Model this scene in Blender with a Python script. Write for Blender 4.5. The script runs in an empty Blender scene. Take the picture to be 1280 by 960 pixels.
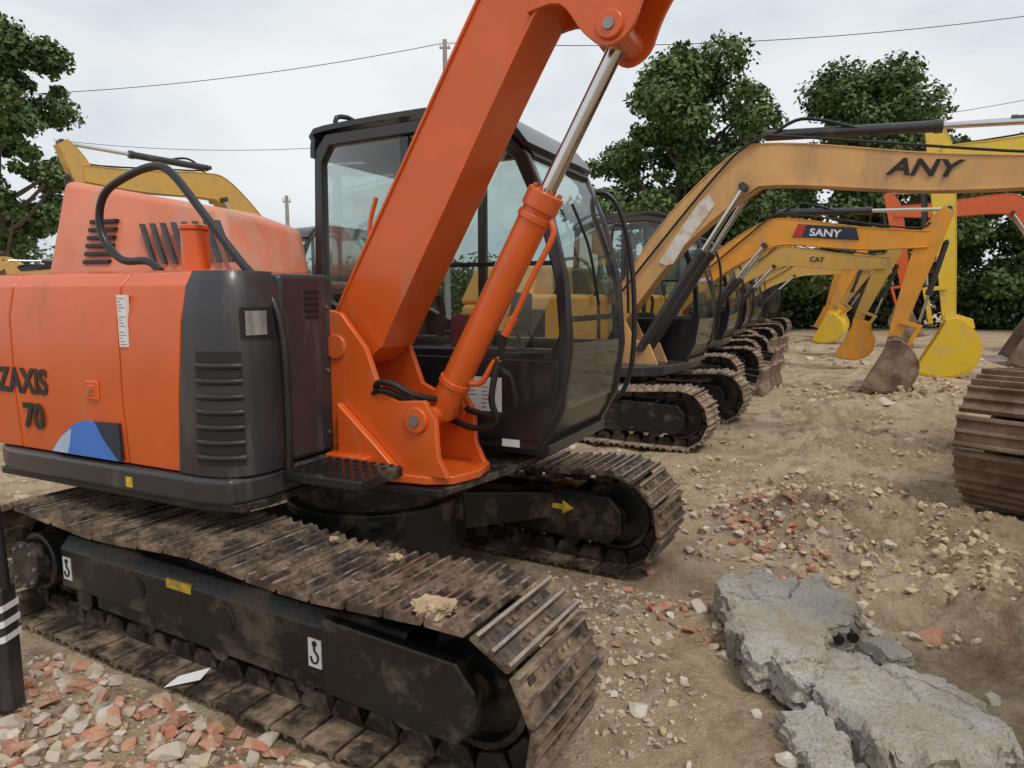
import bpy, bmesh, math, random
import numpy as np
from mathutils import Vector, Matrix, noise
random.seed(7); np.random.seed(7)
S=bpy.context.scene; COL=S.collection
rad=math.radians
# ---------------------------------------------------------------- materials
def newmat(name):
    m=bpy.data.materials.new(name); m.use_nodes=True
    nt=m.node_tree; b=nt.nodes['Principled BSDF']
    return m,nt,b
def ramp(nt,src,stops):
    r=nt.nodes.new('ShaderNodeValToRGB'); nt.links.new(src,r.inputs[0])
    e=r.color_ramp.elements
    while len(e)<len(stops): e.new(.5)
    for el,(p,c) in zip(e,stops):
        el.position=p; el.color=(*c,1) if len(c)==3 else c
    return r.outputs[0]
def nz(nt,co,scale,detail=4,rough=.6):
    n=nt.nodes.new('ShaderNodeTexNoise'); n.inputs['Scale'].default_value=scale
    n.inputs['Detail'].default_value=detail; n.inputs['Roughness'].default_value=rough
    nt.links.new(co,n.inputs['Vector']); return n.outputs['Fac']
def mixc(nt,f,a,b,mode='MIX'):
    m=nt.nodes.new('ShaderNodeMix'); m.data_type='RGBA'; m.blend_type=mode
    for s,v in ((m.inputs[0],f),(m.inputs[6],a),(m.inputs[7],b)):
        if hasattr(v,'type') and hasattr(v,'links'): nt.links.new(v,s)
        else: s.default_value=v if isinstance(v,(int,float)) else (*v,1)
    return m.outputs[2]
def mth(nt,op,a,b):
    m=nt.nodes.new('ShaderNodeMath'); m.operation=op
    for s,v in ((m.inputs[0],a),(m.inputs[1],b)):
        if hasattr(v,'links'): nt.links.new(v,s)
        else: s.default_value=v
    return m.outputs[0]
def M(name,col,rough=.5,metal=0,var=.15,vscale=3,dirt=None,damt=.5,dscale=4,bump=0,bscale=40,coat=0,streak=False):
    m,nt,b=newmat(name)
    tc=nt.nodes.new('ShaderNodeTexCoord').outputs['Object']
    v=ramp(nt,nz(nt,tc,vscale,3),[(.3,tuple(c*(1-var) for c in col)),(.7,tuple(min(1,c*(1+var*.6)) for c in col))])
    out=v
    if dirt:
        co=tc
        if streak:
            mp=nt.nodes.new('ShaderNodeMapping'); nt.links.new(tc,mp.inputs[0]); mp.inputs['Scale'].default_value=(1,1,.22); co=mp.outputs[0]
        f=nz(nt,co,dscale,6,.7)
        fr=ramp(nt,f,[(max(0,.62-damt*.3),(0,0,0)),(min(1,.80-damt*.25),(1,1,1))])
        out=mixc(nt,fr,out,dirt)
        mm=nt.nodes.new('ShaderNodeMapRange'); nt.links.new(fr,mm.inputs[0])
        mm.inputs[3].default_value=rough; mm.inputs[4].default_value=.92
        nt.links.new(mm.outputs[0],b.inputs['Roughness'])
        if metal:
            m2=nt.nodes.new('ShaderNodeMapRange'); nt.links.new(fr,m2.inputs[0])
            m2.inputs[3].default_value=metal; m2.inputs[4].default_value=0
            nt.links.new(m2.outputs[0],b.inputs['Metallic'])
    else:
        b.inputs['Roughness'].default_value=rough
        b.inputs['Metallic'].default_value=metal
    nt.links.new(out,b.inputs['Base Color'])
    if coat: b.inputs['Coat Weight'].default_value=coat; b.inputs['Coat Roughness'].default_value=.12
    if bump:
        bp=nt.nodes.new('ShaderNodeBump'); bp.inputs['Strength'].default_value=bump; bp.inputs['Distance'].default_value=.01
        nt.links.new(nz(nt,tc,bscale,4),bp.inputs['Height']); nt.links.new(bp.outputs[0],b.inputs['Normal'])
    return m
ORANGE=M('orange_paint',(.66,.105,.012),.32,var=.10,dirt=(.44,.17,.07),damt=.22,dscale=4,coat=.3,bump=.03,bscale=9,streak=True)
HOOD=M('faded_orange_paint',(.64,.20,.11),.42,var=.16,dirt=(.48,.32,.24),damt=.45,dscale=3,streak=True)
DARK=M('dark_grey_paint',(.032,.030,.034),.36,var=.15,dirt=(.10,.085,.07),damt=.22,dscale=5,coat=.15,streak=True)
CABP=M('cab_paint',(.017,.018,.022),.3,var=.2,dirt=(.06,.055,.05),damt=.15,dscale=6,coat=.3,streak=True)
BLACK=M('black_frame_paint',(.010,.010,.010),.38,var=.3,dirt=(.13,.095,.06),damt=.36,dscale=5,bump=.2,bscale=30)
RUBBER=M('black_rubber',(.01,.01,.01),.55,var=.2)
RAIL=M('black_rail',(.012,.012,.014),.35,var=.2)
SHOE=M('track_steel',(.095,.070,.054),.40,.55,var=.4,vscale=9,dirt=(.31,.22,.145),damt=.60,dscale=5,bump=.6,bscale=45)
CHAIN=M('chain_steel',(.035,.028,.023),.5,.5,var=.35,vscale=9,dirt=(.16,.115,.075),damt=.5,dscale=6,bump=.4,bscale=45)
SHOED=M('track_steel_dirty',(.15,.105,.075),.7,.2,var=.4,vscale=6,dirt=(.38,.28,.19),damt=.9,dscale=5,bump=.6,bscale=30)
RSHOE=M('rusty_track_shoe',(.15,.085,.055),.75,.15,var=.35,vscale=6,dirt=(.27,.18,.12),damt=.6,dscale=4,bump=.7,bscale=25)
WORN=M('worn_steel',(.46,.38,.33),.32,.85,var=.3,vscale=14,dirt=(.28,.2,.14),damt=.35,dscale=12,bump=.3,bscale=60)
CHROME=M('chrome_rod',(.62,.62,.62),.16,1,var=.1)
STEEL=M('steel',(.3,.29,.28),.4,.8,var=.3)
MUD=M('dried_mud',(.50,.36,.22),.95,var=.3,vscale=20,bump=1,bscale=60)
RUST=M('rusty_bucket',(.17,.11,.075),.75,.2,var=.4,dirt=(.34,.25,.17),damt=.7,bump=.4)
YEL=M('orange_yellow_paint',(.76,.31,.025),.42,var=.15,dirt=(.46,.29,.12),damt=.36,dscale=3,coat=.2,streak=True)
PEACH=M('faded_yellow_paint',(.68,.38,.14),.5,var=.15,dirt=(.46,.29,.15),damt=.5,dscale=3,streak=True)
CATY=M('construction_yellow_paint',(.62,.36,.07),.42,var=.15,dirt=(.4,.28,.12),damt=.5,dscale=3)
BRY=M('bright_yellow_paint',(.80,.54,.03),.4,var=.1,dirt=(.52,.38,.14),damt=.4,dscale=3,coat=.2)
TANP=M('dusty_yellow_paint',(.42,.26,.12),.7,var=.2,dirt=(.25,.18,.12),damt=.8,dscale=3)
WHITE=M('white_sticker',(.75,.75,.74),.5,var=.06)
WORNW=M('worn_white_sticker',(.70,.69,.66),.6,var=.1,dirt=(.55,.38,.2),damt=.55,dscale=9)
TXT=M('black_lettering',(.012,.012,.013),.45,var=.1)
REDT=M('red_sticker',(.5,.03,.02),.45)
BLUE=M('blue_decal',(.05,.18,.60),.4,var=.1); NAVY=M('navy_decal',(.02,.025,.05),.4); LBLUE=M('light_blue_decal',(.45,.60,.8),.4,var=.3)
YSTK=M('yellow_sticker',(.7,.47,.03),.5,dirt=(.2,.15,.1),damt=.45,dscale=14)
SEATM=M('seat_fabric',(.035,.035,.04),.9,bump=.5,bscale=80)
CLOTH=M('red_cushion',(.35,.02,.04),.9,var=.5,vscale=20)
WOOD=M('pole_concrete',(.32,.31,.29),.85)
def glassmat():
    m,nt,b=newmat('cab_glass'); nt.nodes.remove(b)
    o=nt.nodes['Material Output']; t=nt.nodes.new('ShaderNodeBsdfTransparent'); t.inputs[0].default_value=(.70,.79,.77,1)
    g=nt.nodes.new('ShaderNodeBsdfGlossy'); g.inputs['Roughness'].default_value=.04; g.inputs[0].default_value=(.9,.95,.95,1)
    fr=nt.nodes.new('ShaderNodeFresnel'); fr.inputs[0].default_value=1.45
    a=mth(nt,'ADD',fr.outputs[0],.03); a=mth(nt,'MINIMUM',a,.32)
    tc=nt.nodes.new('ShaderNodeTexCoord').outputs['Object']
    mx=nt.nodes.new('ShaderNodeMixShader'); nt.links.new(a,mx.inputs[0]); nt.links.new(t.outputs[0],mx.inputs[1]); nt.links.new(g.outputs[0],mx.inputs[2])
    df=nt.nodes.new('ShaderNodeBsdfDiffuse'); df.inputs[0].default_value=(.45,.42,.37,1)
    dm=ramp(nt,nz(nt,tc,3.5,5,.7),[(.4,(.01,.01,.01)),(.75,(.18,.18,.18))])
    m2=nt.nodes.new('ShaderNodeMixShader'); nt.links.new(dm,m2.inputs[0]); nt.links.new(mx.outputs[0],m2.inputs[1]); nt.links.new(df.outputs[0],m2.inputs[2])
    nt.links.new(m2.outputs[0],o.inputs[0]); return m
GLASS=glassmat()
LENS=M('lamp_lens',(.30,.29,.27),.12,.3,var=.3,vscale=12)
# ---------------------------------------------------------------- geometry helpers
def empty(name,loc=(0,0,0),rz=0,sc=1,parent=None):
    o=bpy.data.objects.new(name,None); COL.objects.link(o); o.location=loc; o.rotation_euler=(0,0,rz); o.scale=(sc,)*3
    if parent: o.parent=parent
    o.empty_display_size=.3
    return o
def obj(name,verts,faces,mat,parent=None,bevel=0,seg=2,sharp=35,recalc=True,matidx=None):
    me=bpy.data.meshes.new(name); me.from_pydata([tuple(v) for v in verts],[],[tuple(f) for f in faces])
    mats=mat if isinstance(mat,(list,tuple)) else [mat]
    for m in mats: me.materials.append(m)
    if matidx is not None: me.polygons.foreach_set('material_index',matidx)
    if recalc:
        bm=bmesh.new(); bm.from_mesh(me); bmesh.ops.recalc_face_normals(bm,faces=bm.faces); bm.to_mesh(me); bm.free()
    me.polygons.foreach_set('use_smooth',[True]*len(me.polygons))
    o=bpy.data.objects.new(name,me); COL.objects.link(o)
    if parent: o.parent=parent
    if bevel:
        b=o.modifiers.new('b','BEVEL'); b.width=bevel; b.segments=seg; b.limit_method='ANGLE'; b.angle_limit=rad(32); b.harden_normals=True
    elif sharp: me.set_sharp_from_angle(angle=rad(sharp))
    return o
def prism(name,pts,y0,y1,mat,parent,bevel=.008,seg=2):
    n=len(pts); v=[(x,y0,z) for x,z in pts]+[(x,y1,z) for x,z in pts]
    f=[list(range(n)),list(range(2*n-1,n-1,-1))]+[(i,(i+1)%n,(i+1)%n+n,i+n) for i in range(n)]
    return obj(name,v,f,mat,parent,bevel,seg)
def slab(name,pts,z0,z1,mat,parent,bevel=.008,seg=2):
    n=len(pts); v=[(x,y,z0) for x,y in pts]+[(x,y,z1) for x,y in pts]
    f=[list(range(n)),list(range(2*n-1,n-1,-1))]+[(i,(i+1)%n,(i+1)%n+n,i+n) for i in range(n)]
    return obj(name,v,f,mat,parent,bevel,seg)
def box(name,x0,x1,y0,y1,z0,z1,mat,parent,bevel=.008,seg=2):
    return slab(name,[(x0,y0),(x1,y0),(x1,y1),(x0,y1)],z0,z1,mat,parent,bevel,seg)
def hexa(name,b,t,mat,parent,bevel=.01,seg=3):
    f=[(0,1,2,3),(4,5,6,7)]+[(i,(i+1)%4,(i+1)%4+4,i+4) for i in range(4)]
    return obj(name,b+t,f,mat,parent,bevel,seg)
def cyl(name,p0,p1,r,mat,parent,r2=None,n=24,bevel=0):
    p0=Vector(p0);p1=Vector(p1);d=(p1-p0).normalized(); r2=r if r2 is None else r2
    a=d.orthogonal().normalized(); b=d.cross(a); v=[]
    for p,rr in ((p0,r),(p1,r2)):
        for i in range(n):
            t=2*math.pi*i/n; v.append(p+(a*math.cos(t)+b*math.sin(t))*rr)
    f=[list(range(n)),list(range(2*n-1,n-1,-1))]+[(i,(i+1)%n,(i+1)%n+n,i+n) for i in range(n)]
    return obj(name,v,f,mat,parent,bevel)
def crom(pts,k=6):
    P=[np.array(p,float) for p in pts]; out=[]
    for i in range(len(P)-1):
        p0=P[max(i-1,0)];p1=P[i];p2=P[i+1];p3=P[min(i+2,len(P)-1)]
        for j in range(k):
            t=j/k; out.append(.5*((2*p1)+(-p0+p2)*t+(2*p0-5*p1+4*p2-p3)*t*t+(-p0+3*p1-3*p2+p3)*t**3))
    out.append(P[-1]); return out
def tube(name,pts,r,mat,parent=None,k=6,n=10,smooth=True,rends=None):
    P=[Vector(p) for p in (crom(pts,k) if smooth else pts)]
    v=[];f=[]; T=(P[1]-P[0]).normalized(); a=T.orthogonal().normalized()
    for i,p in enumerate(P):
        T=(P[min(i+1,len(P)-1)]-P[max(i-1,0)]).normalized()
        a=(a-T*a.dot(T)).normalized(); b=T.cross(a)
        rr=r if rends is None else r+(rends-r)*i/(len(P)-1)
        for j in range(n):
            t=2*math.pi*j/n; v.append(p+(a*math.cos(t)+b*math.sin(t))*rr)
        if i:
            for j in range(n): f.append(((i-1)*n+j,(i-1)*n+(j+1)%n,i*n+(j+1)%n,i*n+j))
    f.append(list(range(n))); f.append([len(v)-n+j for j in range(n)])
    return obj(name,v,f,mat,parent,0,sharp=60)
def offs(pts,th):
    P=[np.array(p[:2],float) for p in pts]; out=[]
    for i,p in enumerate(P):
        t=P[min(i+1,len(P)-1)]-P[max(i-1,0)]; t/=np.linalg.norm(t); n=np.array([-t[1],t[0]])
        out.append(tuple(p+n*(th[i] if hasattr(th,'__len__') else th)))
    return out
def ribbon(name,pts,th,y0,y1,mat,parent,bevel=.003):
    a=[tuple(p[:2]) for p in pts]; b=offs(pts,th)
    return prism(name,a+b[::-1],y0,y1,mat,parent,bevel,1)
def beam(name,cp,y0,y1,mat,parent,k=6,flange=.01):
    P=crom(cp,k); th=[p[2]/2 for p in P]
    up=offs(P,th); lo=offs(P,[-t for t in th])
    o=prism(name,up+lo[::-1],y0+flange,y1-flange,mat,parent,0)
    ribbon(name+'_top_plate',up,.014,y0,y1,mat,parent); ribbon(name+'_bottom_plate',lo,-.014,y0,y1,mat,parent)
    return o
def text(name,s,loc,size,mat,parent,slope=0,bold=.0,xs=1,shear=0):
    c=bpy.data.curves.new(name,'FONT'); c.body=s; c.size=size; c.extrude=.0012; c.offset=bold; c.shear=shear
    c.materials.append(mat); o=bpy.data.objects.new(name,c); COL.objects.link(o)
    o.matrix_local=Matrix.Translation(loc)@Matrix.Rotation(slope,4,'Y')@Matrix.Rotation(rad(90),4,'X')@Matrix.Diagonal((xs,1,1,1))
    if parent: o.parent=parent
    return o
# ---------------------------------------------------------------- tracks
def track(nm,parent,x0,x1,yc,w,H,pitch,mats,detail=True,sag=.03,seed=0):
    rg=random.Random(seed)
    gt=.034*H/.65; r=H/2-gt; cx0=x0+r+gt; cx1=x1-r-gt; L=cx1-cx0; per=2*L+2*math.pi*r; n=round(per/pitch); p=per/n; zc=H/2
    def P(s):
        s%=per
        if s<L:
            u=s/L; return (cx0+s,zc+r-sag*math.sin(math.pi*u*2)**2),( 1,-sag*2*math.pi/L*math.sin(4*math.pi*u))
        s-=L
        if s<math.pi*r:
            a=s/r; return (cx1+r*math.sin(a),zc+r*math.cos(a)),(math.cos(a),-math.sin(a))
        s-=math.pi*r
        if s<L: return (cx1-s,zc-r),(-1,0)
        s-=L; a=s/r; return (cx0-r*math.sin(a),zc-r*math.cos(a)),(-math.cos(a),math.sin(a))
    a=p/2-.003; q=gt
    prof=[(-a,0),(a-.01,0),(a,.010),(a,.015),(a-.006,q),(a-.018,q),(a-.026,.013),(.012,.013),(.007,q*.92),(-.005,q*.92),(-.011,.013),(-a+.028,.013),(-a+.020,q),(-a+.008,q),(-a,.012)]
    tips=[4,8,12]
    V=[];F=[];MI=[]
    def addprof(pr,c,t,y0,y1,mi=None,base=0):
        t=np.array(t)/np.hypot(*t); nn=np.array([-t[1],t[0]]); b=len(V); m=len(pr)
        for y in (y0,y1):
            for s_,n_ in pr:
                V.append((c[0]+t[0]*s_+nn[0]*n_,y,c[1]+t[1]*s_+nn[1]*n_))
        F.append([b+i for i in range(m)]); MI.append(base)
        F.append([b+m+i for i in range(m)][::-1]); MI.append(base)
        for i in range(m):
            F.append((b+i,b+(i+1)%m,b+m+(i+1)%m,b+m+i)); MI.append(1 if (mi and i in mi) else base)
    hw=w/2
    for i in range(n):
        c,t=P((i+.5)*p); j=rg.uniform(-.004,.004)
        tl=rg.gauss(0,.012); t=(t[0]-t[1]*tl,t[1]+t[0]*tl)
        addprof(prof,c,t,yc-hw+j,yc+hw+j,tips)
        if detail:
            for dy in (-.085,-.05,.05,.085):
                for ds in (-a*.42,a*.5):
                    addprof([(ds-.011,.012),(ds+.011,.012),(ds+.008,.024),(ds-.008,.024)],c,t,yc+dy-.010,yc+dy+.010)
            for dy in (-.17,.17):
                addprof([(-a*.62,.0125),(-a*.28,.0125),(-a*.28,.0145),(-a*.62,.0145)],c,t,yc+dy-.022,yc+dy+.022,None,2)
        for dy in (-.075,.075):
            addprof([(-a*.95,-.012),(-a*.6,-.075),(a*.6,-.075),(a*1.05,-.012),(a*1.05,0),(-a*.95,0)],c,t,yc+dy-.018,yc+dy+.018,None,2)
    o=obj(nm+'_shoes',V,F,(mats[0],mats[1],CHAIN),parent,0,sharp=25,matidx=MI)
    return cx0,cx1,r,zc
def wheel(nm,parent,cx,cz,yc,r,w,mat,hub,n=28):
    prof=[(0,w*.42),(r*.28,w*.42),(r*.3,w*.2),(r*.78,w*.2),(r*.82,w*.5),(r*.93,w*.5),(r*.95,w*.25),(r,w*.22),(r,-w*.22),(r*.95,-w*.25),(r*.93,-w*.5),(r*.82,-w*.5),(r*.78,-w*.2),(r*.3,-w*.2),(r*.28,-w*.42),(0,-w*.42)]
    V=[];F=[];m=len(prof)
    for i in range(n):
        t=2*math.pi*i/n
        for rr,y in prof: V.append((cx+rr*math.cos(t),yc+y,cz+rr*math.sin(t)))
    for i in range(n):
        for j in range(m-1):
            F.append((i*m+j,i*m+j+1,((i+1)%n)*m+j+1,((i+1)%n)*m+j))
    o=obj(nm,V,F,mat,parent,0,sharp=30)
    bm=bmesh.new(); bm.from_mesh(o.data); bmesh.ops.remove_doubles(bm,verts=bm.verts,dist=.0005); bm.to_mesh(o.data); bm.free()
    return o
def sprocket(nm,parent,cx,cz,yc,r,w,mat,teeth=19):
    pts=[]
    for i in range(teeth*4):
        t=2*math.pi*i/(teeth*4); rr=r if i%4 in(0,1) else r*.88
        pts.append((cx+rr*math.cos(t),cz+rr*math.sin(t)))
    return prism(nm,pts,yc-w/2,yc+w/2,mat,parent,0)
def undercarriage(root,x0,x1,gauge,w,H,pitch,mats,detail,framemat,seed=0,x1l=None):
    k=H/.65
    for sgn,side in ((-1,'right'),(1,'left')):
        yc=sgn*gauge/2
        cx0,cx1,r,zc=track(side+'_track',root,x0,x1 if (sgn<0 or x1l is None) else x1l,yc,w,H,pitch,mats,detail,seed=seed+sgn)
        wheel(side+'_idler',root,cx1-.01,zc,yc,r-.06,.16,framemat,None)
        cyl(side+'_idler_hub',(cx1-.01,yc-.12,zc),(cx1-.01,yc+.12,zc),.055,CHAIN,root,bevel=.006)
        sprocket(side+'_sprocket',root,cx0,zc,yc,r-.035,.05,CHAIN)
        o=sgn
        cyl(side+'_drive_motor',(cx0,yc-.17*k,zc),(cx0,yc+.17*k,zc),.15*k,framemat,root,bevel=.012,n=32)
        cyl(side+'_drive_motor_cap',(cx0,yc+o*.17*k,zc),(cx0,yc+o*.235*k,zc),.125*k,framemat,root,bevel=.008,n=32)
        if detail:
            for i in range(8):
                t=i*math.pi/4; cyl(side+'_cap_bolt_%d'%i,(cx0+.10*math.cos(t),yc+o*.23*k,zc+.10*math.sin(t)),(cx0+.10*math.cos(t),yc+o*.245*k,zc+.10*math.sin(t)),.010,STEEL,root,n=6)
        fx0=cx0+.17*k
        hw=.15*k
        sec=[(-hw,.22*k),(-hw,.42*k),(-hw+.05,.48*k),(hw-.05,.48*k),(hw,.42*k),(hw,.22*k)]
        V=[(x,yc+a,b) for x in (fx0,cx1-.28*k) for a,b in sec]; m=6
        F=[list(range(m)),list(range(2*m-1,m-1,-1))]+[(i,(i+1)%m,(i+1)%m+m,i+m) for i in range(m)]
        obj(side+'_track_frame',V,F,framemat,root,.01)
        for s2 in (-1,1):
            prism(side+'_idler_yoke',[(cx1-.62*k,.19*k),(cx1-.02,.17*k),(cx1+.06*k,.25*k),(cx1+.06*k,.38*k),(cx1-.02,.47*k),(cx1-.62*k,.49*k)],yc+s2*(hw+.014)-.024,yc+s2*(hw+.014)+.024,framemat,root,.012)
        box(side+'_roller_guard',fx0+.25,cx1-.35,yc-hw+.02,yc+hw-.02,.15*k,.225*k,framemat,root)
        nr=5
        for i in range(nr):
            x=fx0+.12+(cx1-.28-fx0-.12)*i/(nr-1)
            cyl(side+'_track_roller_%d'%i,(x,yc-.11,.17*k),(x,yc+.11,.17*k),.065*k,CHAIN,root,n=16)
        cyl(side+'_carrier_roller',(0,yc-.09,.53*k),(0,yc+.09,.53*k),.03*k,CHAIN,root,n=16)
        for fx in (-1,1):
            b=[(fx*.25,sgn*.2,.30*k),(fx*.72,sgn*(gauge/2-.1),.28*k),(fx*.42,sgn*(gauge/2-.1),.28*k),(fx*.02,sgn*.3,.30*k)]
            t=[(fx*.28,sgn*.18,.56*k),(fx*.74,sgn*(gauge/2-.1),.44*k),(fx*.40,sgn*(gauge/2-.1),.44*k),(fx*.0,sgn*.35,.56*k)]
            hexa(side+'_carbody_leg',b,t,framemat,root,.015)
    cyl('carbody_centre',(0,0,.30*k),(0,0,.585*k),.5*k,framemat,root,n=40,bevel=.01)
    cyl('swing_ring',(0,0,.57*k),(0,0,.70),.42,CHAIN,root,n=48,bevel=.01)
    return cx0,cx1
# ---------------------------------------------------------------- cab
def cab(root,y0,y1,zoff,mat,detail=True,dx=0,top=0.0):
    Z=lambda z: z+zoff-(top*max(0,(z-1.3))/1.36)
    kx=.93 if detail else 1
    X=lambda a: (a*kx if a<0 else a)+dx
    out=[(-.62,.80),(-.64,1.7),(-.61,2.54),(-.52,2.64),(.35,2.66),(.60,2.60),(.78,2.40),(.90,2.10),(.99,1.72),(1.02,1.32),(.98,1.02),(.86,.80)]
    out=[(X(a),Z(b)) for a,b in out]
    inn=[(-.53,1.60),(-.565,1.75),(-.555,2.46),(-.49,2.56),(.33,2.58),(.55,2.53),(.705,2.37),(.83,2.08),(.925,1.72),(.95,1.42),(.91,1.34),(.05,1.34)]
    inn=[(X(a),Z(b)) for a,b in inn]
    n=len(out); t=.06
    for ya,yb,s in ((y0,y0+t,'right'),(y1-t,y1,'left')):
        V=[(x,y,z) for y in (ya,yb) for x,z in out+inn]; F=[]
        for i in range(n):
            j=(i+1)%n
            F+= [(i,j,n+j,n+i),(2*n+i,2*n+j,3*n+j,3*n+i),(i,j,2*n+j,2*n+i),(n+i,n+j,3*n+j,3*n+i)]
        obj('cab_%s_frame'%s,V,F,mat,root,.018,3)
        ym=ya+.03
        obj('cab_%s_window'%s,[(x,ym,z) for x,z in inn],[list(range(n))],GLASS,root,0)
        box('cab_%s_pillar'%s,.02+dx,.075+dx,ya+.004,yb-.004,1.3+zoff,Z(2.57),mat,root,.01)
        if s=='right': box('cab_%s_window_bar'%s,.075+dx,.90+dx,ya+.02,yb-.02,Z(1.80),Z(1.825),RUBBER,root,.004)
    rf=crom([(-.60,2.50),(-.59,2.60),(-.52,2.655),(.35,2.675),(.61,2.612),(.76,2.44)],4)
    rf=[(X(a),Z(b)) for a,b in rf]
    ribbon('cab_roof',rf,.03,y0-.008,y1+.008,mat,root,.012)
    ribbon('cab_header',[(.62+dx,Z(2.575)),(.77+dx,Z(2.38))],.03,y0+t,y1-t,mat,root)
    W=crom([(.765,2.40),(.885,2.10),(.975,1.72),(1.005,1.32),(.96,1.02)],4); W=[(a+dx,Z(b)) for a,b in W]
    V=[(x,y,z) for x,z in W for y in (y0+t,y1-t)]
    obj('cab_windscreen',V,[(2*i,2*i+1,2*i+3,2*i+2) for i in range(len(W)-1)],GLASS,root,0,sharp=0)
    ribbon('cab_front_sill',[(.955+dx,1.04+zoff),(.93+dx,.96+zoff),(.84+dx,.8+zoff)],-.03,y0+t,y1-t,mat,root)
    ribbon('windscreen_bar',[(.985+dx,1.50+zoff),(.99+dx,1.47+zoff)],-.02,y0+t,y1-t,mat,root)
    box('cab_floor',X(-.6),.9+dx,y0+.02,y1-.02,.78+zoff,.84+zoff,mat,root)
    box('cab_rear_wall',X(-.625),X(-.58),y0+t,y1-t,.82+zoff,1.62+zoff,mat,root)
    obj('cab_rear_window',[(X(-.60),y0+t,1.6+zoff),(X(-.60),y1-t,1.6+zoff),(X(-.59),y1-t,Z(2.55)),(X(-.59),y0+t,Z(2.55))],[(0,1,2,3)],GLASS,root,0)
    ym=(y0+y1)/2
    box('seat_base',-.30+dx,.15+dx,ym-.24,ym+.24,1.10+zoff,1.26+zoff,SEATM,root,.05,3)
    box('seat_pedestal',-.25+dx,.1+dx,ym-.18,ym+.18,.84+zoff,1.10+zoff,RUBBER,root)
    hexa('seat_back',[(-.32+dx,ym-.23,1.24+zoff),(-.20+dx,ym-.23,1.24+zoff),(-.20+dx,ym+.23,1.24+zoff),(-.32+dx,ym+.23,1.24+zoff)],[(-.46+dx,ym-.19,1.86+zoff),(-.36+dx,ym-.19,1.86+zoff),(-.36+dx,ym+.19,1.86+zoff),(-.46+dx,ym+.19,1.86+zoff)],SEATM,root,.05,3)
    for s in (-1,1):
        box('console',-.2+dx,.22+dx,ym+s*.33-.08,ym+s*.33+.08,1.10+zoff,1.38+zoff,RUBBER,root,.03)
        tube('joystick',[(.18+dx,ym+s*.33,1.36+zoff),(.2+dx,ym+s*.33,1.5+zoff),(.18+dx,ym+s*.33,1.6+zoff)],.02,RUBBER,root,k=3)
        tube('travel_lever',[(.55+dx,ym+s*.08,.85+zoff),(.6+dx,ym+s*.08,1.2+zoff),(.5+dx,ym+s*.09,1.5+zoff)],.013,RUBBER,root,k=3)
    if detail:
        box('monitor',.62+dx,.68+dx,y0+.12,y0+.3,1.42+zoff,1.62+zoff,RUBBER,root,.02)
# ---------------------------------------------------------------- bucket / arm
def bucket(root,px,pz,size,rot,yc,w,mat,flip=1):
    prof=crom([(-.06,.10),(.10,.12),(.28,-.02),(.40,-.28),(.33,-.56),(.08,-.72),(-.22,-.72),(-.42,-.66)],4)
    c,s=math.cos(rot),math.sin(rot)
    T=lambda a,b:(px+size*(flip*a*c-b*s)*1.0,pz+size*(flip*a*s+b*c))
    pp=[T(*p) for p in prof]
    ribbon('bucket_shell',pp,.03*size*(1 if flip>0 else -1),yc-w/2,yc+w/2,mat,root,.004)
    side=pp+[T(-.30,-.42),T(-.16,-.14)]
    for y in (yc-w/2-.008,yc+w/2-.012): prism('bucket_side',side,y,y+.02,mat,root,.003)
    for i in range(5):
        y=yc-w/2+.04+(w-.08)*i/4
        prism('bucket_tooth_%d'%i,[T(-.36,-.64),T(-.38,-.72),T(-.60,-.66)],y-.035,y+.035,WORN,root,.005)
    for s2 in (-.11,.11): prism('bucket_ear',[T(-.10,.05),T(-.06,.20),T(.06,.22),T(.30,.14),T(.34,.0),T(.1,.05)],yc+s2-.015,yc+s2+.015,mat,root,.004)
def hyd(nm,root,a,b,yc,r,frac,mat,rr=None):
    a=Vector((a[0],yc,a[1]));b=Vector((b[0],yc,b[1]));m=a.lerp(b,frac)
    cyl(nm+'_barrel',a,m,r,mat,root,bevel=.006)
    d=(b-a).normalized()
    cyl(nm+'_gland',m-d*.02,m+d*.06,r*1.17,mat,root,bevel=.006)
    cyl(nm+'_rod',m,b,rr or r*.52,CHROME,root)
    cyl(nm+'_pin_lower',(a.x,yc-r*1.5,a.z),(a.x,yc+r*1.5,a.z),r*.7,mat,root,bevel=.006)
    cyl(nm+'_pin_upper',(b.x,yc-r*1.4,b.z),(b.x,yc+r*1.4,b.z),r*.8,mat,root,bevel=.006)
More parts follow.
